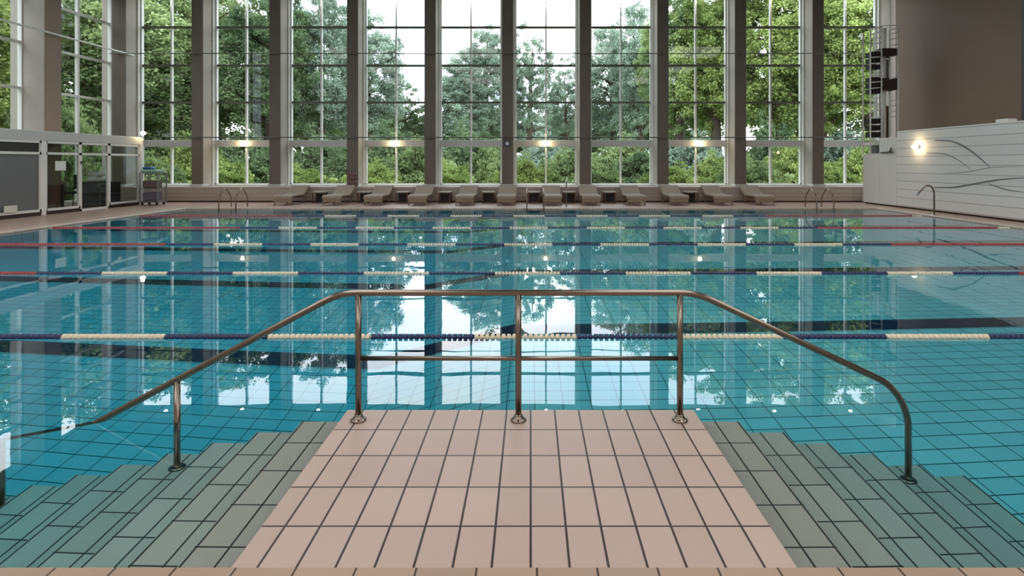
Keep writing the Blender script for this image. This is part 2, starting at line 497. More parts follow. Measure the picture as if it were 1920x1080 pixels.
fl(3, -TH * k3).build('base_flange', 'steel', hr)
fl(1703, -0.70).build('base_flange', 'steel', hr)

# ---------------------------------------------------------------- lane ropes
ROPES = [(4.43, 'nearest to the platform', 16, .040), (6.97, 'second from the platform', 12, .040), (9.43, 'third from the platform', 10, .040),
         (11.85, 'second from the far edge', 8, .06), (14.5, 'nearest to the far pool edge', 8, .06)]
SEG = 0.777; PH = -5.865
for (ry, where, sg, pitch) in ROPES:
    rope = empty('lane_rope', (0, ry, -0.004))
    tag(rope, 'floating lane rope with navy, cream and red floats, ' + where, 'lane rope', 'lane ropes across the pool')
    MB().tube([(PX0, 0, 0), (PX1, 0, 0)], .004, 6).build('cable', 'mesh', rope)
    def sect(xa, xb, mat):
        prof = []
        n = max(1, int(round((xb - xa) / pitch))); w_ = (xb - xa) / n
        for i in range(n):
            a = xa + i * w_
            prof += [(.013, a + w_ * .02), (.030, a + w_ * .12), (.031, a + w_ * .70), (.013, a + w_ * .82)]
        prof.append((.013, xb))
        MB().lathe(prof, (0, 0, 0), sg, axis='X').build('float_section', mat, rope)
    sect(PX0 + .1, PH, 'red')
    n = 0; xa = PH
    while xa < 5.7:
        sect(xa, xa + SEG, 'navy' if n % 2 == 0 else 'cream'); xa += SEG; n += 1
    sect(xa, PX1 - .35, 'red')
    sect(PX1 - .33, PX1 - .1, 'cream')

# ================================================================ building shell
WY = 20.4                  # window plane
COLX = [-0.77 + 2.6 * k for k in range(-5, 6)]
XL, XR = -14.3, 12.6
struct(MB().box(XL - .3, XR + 8, WY + .02, WY + .3, -.3, .50).build('wall_far', 'plaster'), 'low wall under the window front')
struct(MB().box(XL - .3, XR + 8, WY - .8, WY + .3, 7.2, CEIL + .3).build('beam', 'beam'), 'beam above the window front')
struct(MB().box(XL - .3, XR + .3, -6.3, WY + .3, CEIL, CEIL + .3).build('ceiling', 'ceiling'), 'ceiling of the swimming hall')
struct(MB().box(XL - .3, XR + .3, -6.3, -6, -.3, CEIL).build('wall_back', 'plaster'), 'pale wall behind the camera')
# low clad ledge under the windows
struct(MB().box(XL, XR, 19.3, WY + .02, .06, .525, .01).build('wall_ledge', 'bench'), 'slatted grey-brown ledge running under the windows')
struct(MB().box(XL, XR, 19.38, WY, DZ, .06).build('baseboard_far', 'dark_brown'), 'dark recessed plinth under the ledge')
struct(MB().box(XL, XR, 19.95, WY - .02, .525, .56, .005).build('trim_5', 'sill'), 'white window sill on the ledge')
for i, cx in enumerate(COLX):
    hw = .185
    if i == 0: x0, x1 = cx - .25, cx + .2
    else: x0, x1 = cx - hw, cx + hw
    c = MB().box(x0, x1, 19.67, WY - .06, .50, 7.25, .012).build('column', 'column')
    struct(c, 'concrete column between the windows')
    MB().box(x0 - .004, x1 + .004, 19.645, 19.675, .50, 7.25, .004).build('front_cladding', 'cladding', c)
    MB().box(x0 - .03, x1 + .03, 19.56, 19.98, .525, .60, .01).build('base_block', 'beam', c)
    # white service strips on the flank next to the window
    s = MB()
    for sd in (x0 - .02, x1 + .02):
        s.box(sd - .03, sd + .03, 20.22, 20.30, .56, 7.2)
    s.build('edge_strip', 'alu', c)

def window_front(n, x0, x1):
    w_ = empty('window_%d' % n, (0, WY, 0)); struct(w_, 'tall divided window between two columns')
    f = MB()
    fw = .10
    f.box(x0, x0 + fw, -.06, .06, .56, 7.2); f.box(x1 - fw, x1, -.06, .06, .56, 7.2)
    f.box(x0, x1, -.06, .06, .54, .60)
    xm = (x0 + x1) / 2
    f.box(xm - .028, xm + .028, -.05, .05, .56, 7.2)
    f.build('window_frame', 'alu', w_)
    t = MB()
    for z in (3.41, 4.69, 6.02): t.box(x0 + fw, x1 - fw, -.062, .062, z - .032, z + .032)
    t.build('transom', 'transom', w_)
    b_ = MB().box(x0, x1, -.14, .10, 1.87, 2.10, .01)
    b_.build('spandrel', 'beam', w_)
    g = MB()
    g.box(x0 + .03, x1 - .03, -.004, .004, .58, 7.2)
    g.build('pane', 'glass', w_)
for i in range(10):
    window_front(i + 1, COLX[i] + .185, COLX[i + 1] - .185)
# two thin rails running in front of the columns
for j, (z, r) in enumerate(((4.95, .016), (2.16, .018))):
    o = MB().tube([(XL + .3, 19.5, z), (XR - .6, 19.5, z)], r, 8)
    for cx in COLX[:-1]: o.box(cx - .02, cx + .02, 19.5, 19.68, z - .02, z + .02)
    struct(o.build('trim_%d' % (6 + j), 'transom'), 'thin steel rail fixed across the window columns')

# left flank: tall glazing
def window_side(n, y0, y1, zb=0.1):
    w_ = empty('window_%d' % n, (XL, 0, 0)); struct(w_, 'tall window in the flank wall above the glass room')
    f = MB(); fw = .09
    f.box(-.06, .06, y0, y0 + fw, zb, 7.2); f.box(-.06, .06, y1 - fw, y1, zb, 7.2); f.box(-.06, .06, y0, y1, zb - .04, zb + .04)
    ym = (y0 + y1) / 2
    f.box(-.05, .05, ym - .035, ym + .035, zb, 7.2)
    f.build('window_frame', 'alu', w_)
    t = MB()
    for z in (2.1, 3.41, 4.69, 6.02): t.box(-.058, .058, y0 + fw, y1 - fw, z - .035, z + .035)
    t.build('transom', 'alu', w_)
    MB().box(-.004, .004, y0 + .03, y1 - .03, zb, 7.2).build('pane', 'glass', w_)
window_side(11, 17.0, 20.0); window_side(12, 13.0, 16.5); window_side(13, 9.0, 12.5); window_side(14, 5.0, 8.5)
sides = [(19.97, 20.7), (16.45, 17.02), (12.45, 13.02), (8.45, 9.02)]
for y0, y1 in sides:
    c = struct(MB().box(XL - .3, XL + .05 if y0 > 19 else XL + .66, y0, y1, -.3, CEIL, .01).build('column', 'column'), 'wide concrete column of the flank wall')
    if y0 < 19: MB().box(XL + .655, XL + .685, y0 - .004, y1 + .004, 0, CEIL, .004).build('front_cladding', 'cladding_light', c)
struct(MB().box(XL - .3, XL, -6.3, 5.0, -.3, CEIL).build('wall_left', 'plaster'), 'pale flank wall beyond the frame')
struct(MB().box(XL - .3, XL + .05, 5, 20.4, 7.2, CEIL).build('wall_left_top', 'beam'), 'beam above the flank windows')
struct(MB().tube([(XL + .75, 5, 4.98), (XL + .75, 20.0, 4.98)], .03, 8).build('trim_8', 'alu'), 'pale rail along the flank windows')

# right side: taupe wall, dark opening
struct(MB().box(12.0, 12.3, 14.35, 19.3, -.3, CEIL).build('wall_right', 'taupe'), 'tall taupe wall above the white slide block')
struct(MB().box(12.0, XR + .3, -6.3, 14.35, 2.0, CEIL).build('wall_right_near', 'dark'), 'dark wall beside the taupe wall')
struct(MB().box(11.9, 12.3, -6.3, 14.3, -.3, 2.1).build('wall_right_low', 'plaster'), 'wall behind the slide block')

# unseen fill light panels, added overhead and behind the camera to brighten the hall
g0 = 'square fill light panels added to the hall ceiling'
for px_ in (-9.6, -3.4, 2.8, 9.0):
    for py_ in (-3.0, 2.6, 8.2):
        cl = empty('fill_panel', (px_, py_, CEIL))
        tag(cl, 'large square fill light panel added to the unseen hall ceiling', 'fill light', g0)
        MB().box(-1.7, 1.7, -1.7, 1.7, -.06, 0).build('frame', 'alu', cl)
        MB().box(-1.6, 1.6, -1.6, 1.6, -.075, -.061).build('diffuser', 'panel', cl)
# small spots in a row close to the window front
for i in range(10):
    xx = (COLX[i] + COLX[i + 1]) / 2
    sp = empty('ceiling_spot', (xx, 20.05, 7.2))
    tag(sp, 'small round spot lamp under the beam above a window bay', 'ceiling spot', 'ceiling spots above the window bays')
    MB().lathe([(.09, -.001), (.09, -.02), (.075, -.03)], (0, 0, 0), 16).build('housing', 'white', sp)
    MB().lathe([(.055, -.031), (.05, -.05), (.03, -.065)], (0, 0, 0), 14).build('bulb', 'spot', sp)
# warm wall lamps on the spandrels
def wall_lamp(x, y, z, label, rz=0, kind='warm'):
    l = empty('wall_lamp', (x, y, z), rz); tag(l, label, 'wall lamp', 'round warm wall lamps')
    MB().lathe([(.05, 0), (.05, -.03), (.03, -.05), (.03, -.07)], (0, 0, 0), 16, axis='Y').build('mount', 'white', l)
    prof = [(.062 * math.sin(PI * (i + .5) / 9), -.12 + .062 * math.cos(PI * (i + .5) / 9)) for i in range(9)]
    MB().lathe(prof, (0, 0, 0), 18, axis='Y').build('glass_globe', 'lamp', l)
for px, lb in ((458, 'glowing wall lamp on the second window bay from the glass room'), (740, 'glowing wall lamp on the fourth window bay from the glass room'),
               (1023, 'glowing wall lamp on the sixth window bay, near the middle'), (1310, 'glowing wall lamp on the eighth window bay, toward the stair tower')):
    wall_lamp(X(px, 20.27), WY - .145, 1.98, lb)
wall_lamp(10.58, 16.0, Zp(275, 15.8), 'bright warm wall lamp on the white grooved slide block', PI / 2 * -1)

# things on the columns
o = empty('wall_clock', (X(951, 19.6), 19.665, Zp(269, 19.6)))
tag(o, 'small blue-grey wall clock on the middle column', 'clock')
MB().lathe([(.12, 0), (.12, -.03), (.105, -.04)], (0, 0, 0), 24, axis='Y').build('case', plain('blue_case', rgb(62, 70, 105), .5), o)
MB().lathe([(.06, -.041), (.06, -.046)], (0, 0, 0), 20, axis='Y').build('dial', 'alu', o)

o = empty('cloth_bundle', (X(661, 19.4), 19.43, .527))
tag(o, 'dark mauve cloth bundle stacked on the ledge against a column', 'bundle')
MB().box(-.17, .17, -.10, .10, 0, .22, .06).build('lower_roll', 'mauve', o)
MB().box(-.14, .15, -.08, .10, .20, .48, .07).build('upper_roll', 'mauve', o)

# ================================================================ glass room on the left
GX = -12.0
def gy(px): return GX * F / (px - 995)
gt = 2.10
struct(MB().box(XL + .06, GX + .04, 10.2, 18.12, 1.86, gt, .01).build('roof', 'beam'), 'flat grey roof and fascia of the glass room')
struct(MB().box(XL + .06, GX - .02, 13.3, 18.1, DZ, .045).build('floor', 'wood'), 'dark floor inside the glass room')
def room_panel(n, y0, y1, zb, glassmat, label, name='window', trans=1.52, upper='roomglass'):
    w_ = empty('%s_%d' % (name, n), (GX, 0, 0)); struct(w_, label)
    f = MB(); fw = .05
    f.box(-.03, .03, y0, y0 + fw, zb, 1.86); f.box(-.03, .03, y1 - fw, y1, zb, 1.86)
    f.box(-.03, .03, y0, y1, zb, zb + .06); f.box(-.03, .03, y0, y1, 1.80, 1.86); f.box(-.03, .03, y0, y1, trans, trans + .06)
    f.build('frame', 'white', w_)
    MB().box(-.004, .004, y0 + fw, y1 - fw, zb + .06, trans).build('pane', glassmat, w_)
    MB().box(-.004, .004, y0 + fw, y1 - fw, trans + .06, 1.80).build('pane', upper, w_)
    if zb > .1: MB().box(-.02, .02, y0, y1, DZ, zb).build('plinth', 'dark_brown', w_)
    return w_
y_end, y_c, y_d, y_m = gy(260), gy(203), gy(149), gy(77)
room_panel(15, y_c, y_end, .12, 'roomglass', 'end glass panel of the glass room')
dr = room_panel(1, y_d, y_c, DZ, 'roomglass', 'glazed door of the glass room', name='door')
MB().tube([(.035, y_d + .12, 1.18), (.08, y_d + .12, 1.18), (.08, y_d + .12, .98), (.035, y_d + .12, .98)], .012, 8, fillet=.02).build('door_handle', 'steel', dr)
MB().box(.03, .05, y_d + .0, y_d + .06, 1.28, 1.36).build('closer', 'dark', dr)
room_panel(16, y_m + .1, y_d, .12, 'roomglass', 'glass panel of the glass room next to the door')
room_panel(17, 12.0, y_m - .02, .12, 'panelgrey', 'opaque grey panel of the glass room', upper='black')
room_panel(18, 10.3, 12.0, .12, 'panelgrey', 'opaque grey panel at the near end of the glass room', upper='black')
struct(MB().box(GX - .04, GX + .05, y_m - .02, y_m + .1, DZ, 1.86, .006).build('trim_9', 'white'), 'main white post of the glass room')
struct(MB().box(GX - .04, GX + .05, y_end, y_end + .16, DZ, 1.86, .006).build('trim_10', 'white'), 'white end post of the glass room')
struct(MB().box(XL + .1, GX - .04, 18.03, 18.1, DZ, 1.86).build('wall_room_end', 'roomglass'), 'glazed end wall of the glass room')
struct(MB().box(XL + .1, GX - .04, 13.2, 13.26, DZ, 1.86).build('wall_room_near', 'dark'), 'dark partition inside the glass room')
wall_lamp(GX + .15, gy(253) + .25, gt + .12, 'greenish lamp standing on the fascia of the glass room', 0)
o = MB().box(GX + .031, GX + .06, gy(4), gy(28), .17, .33, .006).build('vent_box', 'sill')
tag(o, 'small cream box low on the grey panel', 'vent box')
o = MB().box(GX + .006, GX + .012, gy(103), gy(123), 1.12, 1.36).build('notice_sheet', 'paper')
tag(o, 'white paper notice stuck on the glass beside the door', 'notice')
# inside the glass room
o = empty('desk', (-12.75, 15.0, .045)); tag(o, 'brown desk standing behind the glass beside the door', 'desk')
MB().box(-.35, .35, -.65, .65, .70, .74, .005).build('desk_top', 'wood', o)
for sx in (-.3, .3):
    for sy in (-.6, .6): MB().box(sx - .025, sx + .025, sy - .025, sy + .025, 0, .70).build('leg', 'black', o)
MB().box(-.28, .28, .2, .6, .2, .68, .005).build('drawer_unit', 'wood', o)
o = MB().box(-12.95, -12.65, 14.75, 15.1, .785, .90, .03).build('red_folder', plain('pinkish_red', rgb(190, 110, 105), .6)); tag(o, 'pinkish red folder lying on the desk', 'folder')
def chair(x, y, rz, label):
    c = empty('office_chair', (x, y, .045), rz); tag(c, label, 'chair')
    MB().box(-.22, .22, -.22, .22, .42, .48, .02).build('seat', 'black', c)
    MB().box(-.21, .21, .19, .24, .55, .95, .02).build('backrest', 'black', c)
    MB().tube([(0, .21, .45), (0, .25, .6)], .02, 8).build('back_support', 'dark', c)
    for sx in (-.19, .19):
        for sy in (-.19, .19): MB().tube([(sx, sy, 0), (sx * .9, sy * .9, .43)], .013, 8).build('leg', 'steel', c)
chair(-13.4, 15.3, .6, 'black chair behind the desk in the glass room')
chair(-12.75, 16.15, -1.2, 'black chair seen through the glazed door')
o = empty('shelf_unit', (-12.7, 17.3, .045)); tag(o, 'low dark shelf unit behind the end glass panel', 'shelf')
for z in (0.02, .35, .68): MB().box(-.3, .3, -.45, .45, z, z + .03).build('shelf', 'dark', o)
for sy in (-.45, .42): MB().box(-.3, .3, sy, sy + .03, 0, .71).build('side_panel', 'dark', o)
o = MB().box(-12.85, -12.55, 16.95, 17.55, .76, .92, .05).build('white_crate', 'white'); tag(o, 'white plastic crate on top of the shelf unit', 'crate')
o = MB().box(-12.85, -12.55, 17.0, 17.5, .43, .62, .02).build('grey_crate', 'panelgrey'); tag(o, 'grey crate on the middle board of the shelf unit', 'crate')
o = MB().lathe([(.19, 0), (.21, .05), (.2, .1), (.1, .14)], (-12.7, 17.15, .925), 18).build('white_bowl', 'paper'); tag(o, 'white bowl upturned on the crate', 'bowl')

# trolley beside the glass room
ct = empty('utility_trolley', (-11.55, 17.95, DZ))
tag(ct, 'grey wheeled mesh trolley beside the end of the glass room', 'trolley')
f = MB()
for sx in (-.27, .27):
    for sy in (-.22, .22): f.box(sx - .014, sx + .014, sy - .014, sy + .014, .09, .98)
for z in (.1, .5, .98):
    f.box(-.28, .28, -.234, -.206, z - .012, z + .012); f.box(-.28, .28, .206, .234, z - .012, z + .012)
    f.box(-.284, -.256, -.22, .22, z - .012, z + .012); f.box(.256, .284, -.22, .22, z - .012, z + .012)
f.build('frame', 'mesh', ct)
g = MB()
for i in range(13): g.box(-.26 + i * .043, -.256 + i * .043, -.222, -.218, .1, .98)
for i in range(13): g.box(.268, .272, -.21 + i * .035, -.206 + i * .035, .1, .98)
g.build('wire_mesh', 'mesh', ct)
for z in (.12, .5): MB().box(-.26, .26, -.2, .2, z, z + .015).build('shelf', 'panelgrey', ct)
for sx in (-.22, .22):
    for sy in (-.17, .17): MB().lathe([(.045, -.015), (.045, .015)], (sx, sy, .046), 14, axis='X').build('wheel', 'black', ct)
o = MB().box(-11.8, -11.32, 17.75, 18.15, 1.022, 1.11, .02).build('folded_towel', 'green'); tag(o, 'pale green folded cloth on top of the trolley', 'towel')
o = MB().box(-11.8, -11.52, 17.8, 18.05, 1.112, 1.19, .03).build('blue_bag', 'blue'); tag(o, 'blue bag on top of the trolley', 'bag')
o = MB().box(-11.77, -11.35, 17.78, 18.1, .545, .78, .03).build('storage_box', plain('brown_box', rgb(120, 100, 95), .6)); tag(o, 'brown box on the middle shelf of the trolley', 'box')
o = MB().box(-11.77, -11.35, 17.78, 18.1, .165, .42, .03).build('storage_box', plain('violet_box', rgb(110, 100, 120), .6)); tag(o, 'violet-grey box on the bottom shelf of the trolley', 'box')

# ================================================================ loungers and side tables
def make_lounger():
    r = empty('sun_lounger')
    # profile (y, z); foot end at y = 0, head toward the ledge
    t = .05
    seat = [(0, .20), (.02, .27), (.10, .305), (.95, .30), (.95, .25), (.12, .25), (.06, .23), (.05, .20)]
    MB().prism(seat, -.29, .29).build('seat', 'rattan', r)
    back = [(.95, .30), (1.40, .56), (1.46, .56), (1.44, .50), (.98, .25), (.95, .25)]
    MB().prism(back, -.29, .29).build('backrest', 'rattan', r)
    MB().prism([(0.0, .19), (.04, .19), (.05, .10), (.02, .10)], -.27, .27).build('foot_apron', 'rattan', r)
    for sx in (-.26, .26):
        for y in (.06, 1.0): MB().tube([(sx, y, 0), (sx, y + .02, .26)], .02, 8).build('leg', 'rattan', r)
    MB().box(-.26, .26, .1, .98, .21, .25).build('frame', 'wood', r)
    for sx in (-.26, .26): MB().tube([(sx, 1.02, .02), (sx, 1.32, .48)], .012, 6).build('back_prop', 'wood', r)
    return r
LX = [-7.51, -6.02, -4.77, -3.43, -2.0, -.74, .66, 1.84, 3.2, 4.5, 5.84, 7.1]
ordn = ['first', 'second', 'third', 'fourth', 'fifth', 'sixth', 'seventh', 'eighth', 'ninth', 'tenth', 'eleventh', 'twelfth']
proto = make_lounger()
for i, x in enumerate(LX):
    o = proto if i == 0 else copy_tree(proto)
    o.location = (x, 17.72, DZ)
    tag(o, 'brown rattan sun lounger, %s counted from the glass room' % ordn[i], 'sun lounger', 'rattan sun loungers along the ledge')
def make_side_table():
    r = empty('side_table')
    MB().box(-.2, .2, -.2, .2, .33, .36, .008).build('table_top', 'tabletop', r)
    for sx in (-.17, .17):
        for sy in (-.17, .17): MB().box(sx - .018, sx + .018, sy - .018, sy + .018, 0, .33).build('leg', 'wood', r)
    MB().box(-.16, .16, .1, .16, .02, .30).build('back_panel', 'black', r)  # black panel put in for the shadow in the open space below
    return r
TX = [-6.79, -5.35, -4.11, -2.75, -1.35, .1, 1.24, 2.54, 5.16]
st = make_side_table()
for i, x in enumerate(TX):
    o = st if i == 0 else copy_tree(st)
    o.location = (x, 18.9, DZ)
    tag(o, 'small dark side table between loungers, %s counted from the glass room' % ordn[i], 'side table', 'side tables between the loungers')

# pool ladders at the far edge
def ladder(x, label):
    r = empty('pool_ladder', (x, PY1, 0)); tag(r, label, 'pool ladder', 'steel pool ladders')
    for sx in (-.24, .24):
        MB().tube([(sx, .62, DZ), (sx, .62, .32), (sx, .30, .60), (sx, -.06, .38), (sx, -.10, -.95)], .017, 8, fillet=.12).build('rail', 'steel', r)
    for z in (-.25, -.5, -.75): MB().box(-.24, .24, -.15, -.07, z, z + .025).build('tread', 'steel', r)
ladder(-8.55, 'steel pool ladder at the far edge near the trolley')
ladder(.13, 'steel pool ladder at the middle of the far edge')
ladder(8.3, 'steel pool ladder at the far edge near the stair tower')
o = empty('marker_post', (X(1062, 17.0), 17.0, DZ)); tag(o, 'slim steel post with white cap beside the middle pool ladder', 'post')
MB().tube([(0, 0, 0), (0, 0, .74)], .016, 8).build('pole', 'steel', o)
MB().lathe([(.03, .74), (.034, .76), (.03, .80), (.01, .82)], (0, 0, 0), 12).build('cap', 'white', o)

# water spout at the right pool edge
r = empty('water_spout', (9.87, 14.35, DZ)); tag(r, 'curved steel water spout at the pool edge by the slide block', 'water spout')
MB().tube([(0, 0, 0), (0, 0, .58), (-.06, 0, .72), (-.20, 0, .74), (-.40, 0, .53)], .02, 10, fillet=.09).build('pipe', 'steel', r)
MB().lathe([(.06, 0), (.06, .01), (.03, .03)], (0, 0, 0), 16).build('base_flange', 'chrome', r)
MB().tube([(-.38, 0, .55), (-.42, 0, .51)], .03, 10).build('nozzle', 'chrome', r)

# ================================================================ white slide block, stair tower
bx = 10.6
sb = empty('slide_block', (0, 0, 0)); struct(sb, 'long white grooved block with raised curved lines')
MB().box(bx, 11.9, -2.0, 17.0, .07, 2.23, .015).build('grooved_front', 'grooved', sb)
MB().box(bx, 12.0, 17.0, 17.85, .07, 2.06, .01).build('stepped_end', 'offwhite', sb)
MB().box(bx, 12.0, 17.85, 18.72, .07, 1.60, .01).build('low_end', 'offwhite', sb)
MB().box(bx + .05, 11.9, -2.0, 18.66, DZ, .07).build('plinth', 'dark_brown', sb)
def relief(pix, r0, mat='dark'):
    P = []
    for (px, py) in pix:
        d = bx * F / (px - 995); P.append((bx, d, Zp(py, d)))
    Q = []
    for i in range(len(P) - 1):
        p0, p1, p2, p3 = P[max(i - 1, 0)], P[i], P[i + 1], P[min(i + 2, len(P) - 1)]
        for k in range(6):
            t = k / 6
            Q.append(tuple(.5 * (2 * p1[j] + (p2[j] - p0[j]) * t + (2 * p0[j] - 5 * p1[j] + 4 * p2[j] - p3[j]) * t * t + (3 * p1[j] - p0[j] - 3 * p2[j] + p3[j]) * t ** 3) for j in range(3)))
    Q.append(P[-1])
    R = [r0 * (.35 + .65 * math.sin(PI * min(1, .1 + i / len(Q)))) for i in range(len(Q))]
    MB().tube(Q, R, 8).build('curved_relief', mat, sb)
relief([(1752, 263), (1785, 265), (1815, 279), (1838, 297), (1857, 314)], .022, 'panelgrey')
relief([(1738, 287), (1768, 288), (1795, 299), (1822, 319)], .012, 'panelgrey')
relief([(1752, 351), (1790, 350.5), (1840, 342), (1880, 336), (1925, 333)], .022, 'panelgrey')
relief([(1852, 344), (1872, 351), (1895, 357), (1925, 361)], .013, 'panelgrey')
relief([(1770, 325), (1815, 322), (1860, 314), (1925, 312)], .008, 'panelgrey')
o = MB().box(11.0, 11.25, 13.55, 13.9, 2.235, 2.34, .02).build('sensor_box', 'white'); tag(o, 'small pale box on top of the white grooved block', 'box')
o = empty('valve', (bx, 17.35, 1.62)); tag(o, 'dark valve with lever on the stepped end of the white block', 'valve')
MB().tube([(0, .35, 0), (-.04, .35, 0), (-.05, -.25, .01)], .02, 8).build('pipe', 'dark', o)
MB().tube([(-.05, -.1, .01), (-.05, -.2, .13)], .022, 8).build('lever', 'dark', o)

tw = empty('stair_tower', (0, 0, 0)); tag(tw, 'white metal stair tower with dark treads by the last window', 'stair tower')
TY = 18.2
def tx(px): return X(px, TY)
def tz(py): return Zp(py, TY)
lx0, lx1, rx0, rx1 = tx(1632), tx(1653), tx(1657), tx(1684)
zb_ = 1.6
for n_, (xx, yy, z0, z1) in enumerate([(lx0, TY, zb_, tz(52)), (lx1, TY, zb_, tz(48)), (lx0, TY + .4, zb_, tz(56)), (lx1, TY + .4, zb_, tz(56)),
                                      (rx1, TY, zb_, tz(50)), (rx1, TY + .45, zb_, tz(50))]):
    MB().tube([(xx, yy, z0), (xx, yy, z1)], .022, 8).build('upright', 'white', tw)
MB().tube([(tx(1666), TY + .22, zb_), (tx(1666), TY + .22, tz(50))], .05, 12).build('core_post', 'offwhite', tw)
# zigzag flights of dark treads between the two left uprights
fz = [(268, 235), (215, 180), (170, 150), (128, 98)]
for (ya, yb) in [(258, 220), (176, 142), (130, 95)]:
    n = 3; hh = (tz(yb) - tz(ya)) / n
    for i in range(n):
        z = tz(ya) + hh * i
        MB().box(lx0 + .02, lx1 - .02, TY + .03, TY + .30, z + .012, z + hh - .035).build('tread', 'black', tw)
        MB().tube([(lx0, TY - .02, z + hh - .02), (lx1, TY - .02, z + hh + .01)], .016, 6).build('rung', 'white', tw)
for py in (52, 62, 72, 82, 138, 184, 196, 208, 266):
    MB().tube([(lx0, TY - .02, tz(py + 2)), (lx1, TY - .02, tz(py - 2))], .017, 6).build('rung', 'white', tw)
for py in (54, 62, 72, 84, 105, 146, 188, 198, 208, 218):
    MB().tube([(tx(1668), TY, tz(py + 2)), (rx1, TY, tz(py - 1))], .017, 6).build('rung', 'white', tw)
MB().tube([(lx1, TY, tz(48)), (rx1, TY, tz(48))], .012, 6).build('rung', 'white', tw)
MB().box(lx1, rx1, TY + .02, TY + .5, tz(104), tz(90)).build('landing', 'dark_brown', tw)
MB().box(lx1, rx1, TY + .02, TY + .5, tz(168), tz(146)).build('landing', 'dark_brown', tw)
MB().box(tx(1668), rx1, TY + .48, TY + .5, tz(266), tz(196)).build('back_panel', 'wood', tw)
MB().box(tx(1670), rx1, TY + .48, TY + .5, tz(142), tz(106)).build('back_panel', 'panelgrey', tw)
MB().box(lx0, lx1 + .03, TY - .02, TY + .42, tz(272), tz(267)).build('base_plate', 'white', tw)
MB().box(lx0 + .22, lx1 + .03, TY + .05, TY + .35, 1.6, tz(270)).build('foot_box', 'panelgrey', tw)

# ================================================================ outside: lawn, hedges and trees
struct(MB().box(-70, 70, WY + .31, 120, -.6, -.12).build('ground_outside', 'lawn'), 'lawn of the park outside the windows')
struct(MB().box(-70, XL - .31, -20, WY + .31, -.6, -.12).build('ground_flank', 'lawn'), 'lawn outside the flank windows')

def leaf_cloud(name, rng, clumps, per, rx, ry, rz, leaf, crad, shape='round', hollow=.55):
    """leaf quads gathered in clumps over an ellipsoidal crown centred at the origin"""
    d = rng.normal(size=(clumps, 3)); d /= np.linalg.norm(d, axis=1)[:, None]
    rad = hollow + (1 - hollow) * rng.random(clumps) ** .6
    c = d * rad[:, None] * np.array([rx, ry, rz])
    lump = 1 + .18 * np.sin(d[:, 0] * 5 + 1) * np.cos(d[:, 2] * 6) + .12 * np.sin(d[:, 1] * 9)
    c *= lump[:, None]
    if shape == 'low': c[:, 2] = np.abs(c[:, 2])
    cs = crad * (.6 + .8 * rng.random(clumps))
    off = rng.normal(size=(clumps, per, 3)); off /= np.linalg.norm(off, axis=2)[:, :, None]
    off *= (rng.random((clumps, per, 1)) ** .5) * cs[:, None, None]
    off[:, :, 2] *= .7 if shape == 'low' else .5
    p = (c[:, None, :] + off).reshape(-1, 3)
    n = len(p)
    nr = off.reshape(-1, 3) / crad + rng.normal(size=(n, 3)) * .7 + np.array([0, 0, .5])
    nr /= np.linalg.norm(nr, axis=1)[:, None]
    a = np.cross(nr, rng.normal(size=(n, 3))); a /= np.linalg.norm(a, axis=1)[:, None]
    bq = np.cross(nr, a)
    s = leaf * (.6 + .8 * rng.random((n, 1)))
    az = np.array([1, 1, 1.0 if shape == 'low' else .6])
    a = a * az; bq = bq * az
    V = np.stack([p - a * s * .5, p - bq * s * .32 + a * s * .05, p + a * s * .55, p + bq * s * .32 + a * s * .05], axis=1).reshape(-1, 3)
    me = bpy.data.meshes.new(name)
    me.vertices.add(4 * n); me.vertices.foreach_set('co', V.astype(np.float32).ravel())
    me.loops.add(4 * n); me.loops.foreach_set('vertex_index', np.arange(4 * n, dtype=np.int32))
    me.polygons.add(n); me.polygons.foreach_set('loop_start', np.arange(0, 4 * n, 4, dtype=np.int32))
    me.update(calc_edges=True)
    return me

rng = np.random.default_rng(11)
CROWN = {}
CROWN['full'] = leaf_cloud('crown_full', rng, 520, 125, 1, 1, 1.0, .050, .155, hollow=.45)
CROWN['loose'] = leaf_cloud('crown_loose', rng, 300, 105, 1, 1, 1.0, .052, .14, hollow=.3)
CROWN['bush'] = leaf_cloud('crown_bush', rng, 260, 70, 1, 1, 1.0, .075, .19, shape='low', hollow=.5)
CROWN['tall'] = leaf_cloud('crown_tall', rng, 520, 120, 1, 1, 1.0, .050, .15, hollow=.45)

def skeleton(seed, h, spread):
    """trunk with forked branches, base at the origin"""
    r = random.Random(seed); m = MB()
    P = [(0, 0, 0), (r.uniform(-.1, .1), r.uniform(-.1, .1), h * .3), (r.uniform(-.25, .25), r.uniform(-.2, .2), h * .65), (r.uniform(-.3, .3), 0, h * .95)]
    r0 = h * .024
    m.tube(P, [r0 * 1.3, r0, r0 * .6, r0 * .15], 8)
    for i in range(11):
        t = .28 + .6 * i / 11
        a = r.uniform(0, 2 * PI); z0 = h * t
        k = min(2, int(t * 3)); q = (P[k][0], P[k][1], z0)
        L_ = spread * (1.05 - t * .6) * r.uniform(.7, 1)
        e = (q[0] + math.cos(a) * L_, q[1] + math.sin(a) * L_, z0 + L_ * r.uniform(.35, .9))
        mid = ((q[0] + e[0]) / 2, (q[1] + e[1]) / 2, (q[2] + e[2]) / 2 + .12 * L_)
        m.tube([q, mid, e], [r0 * .5, r0 * .3, r0 * .06], 6)
    return m

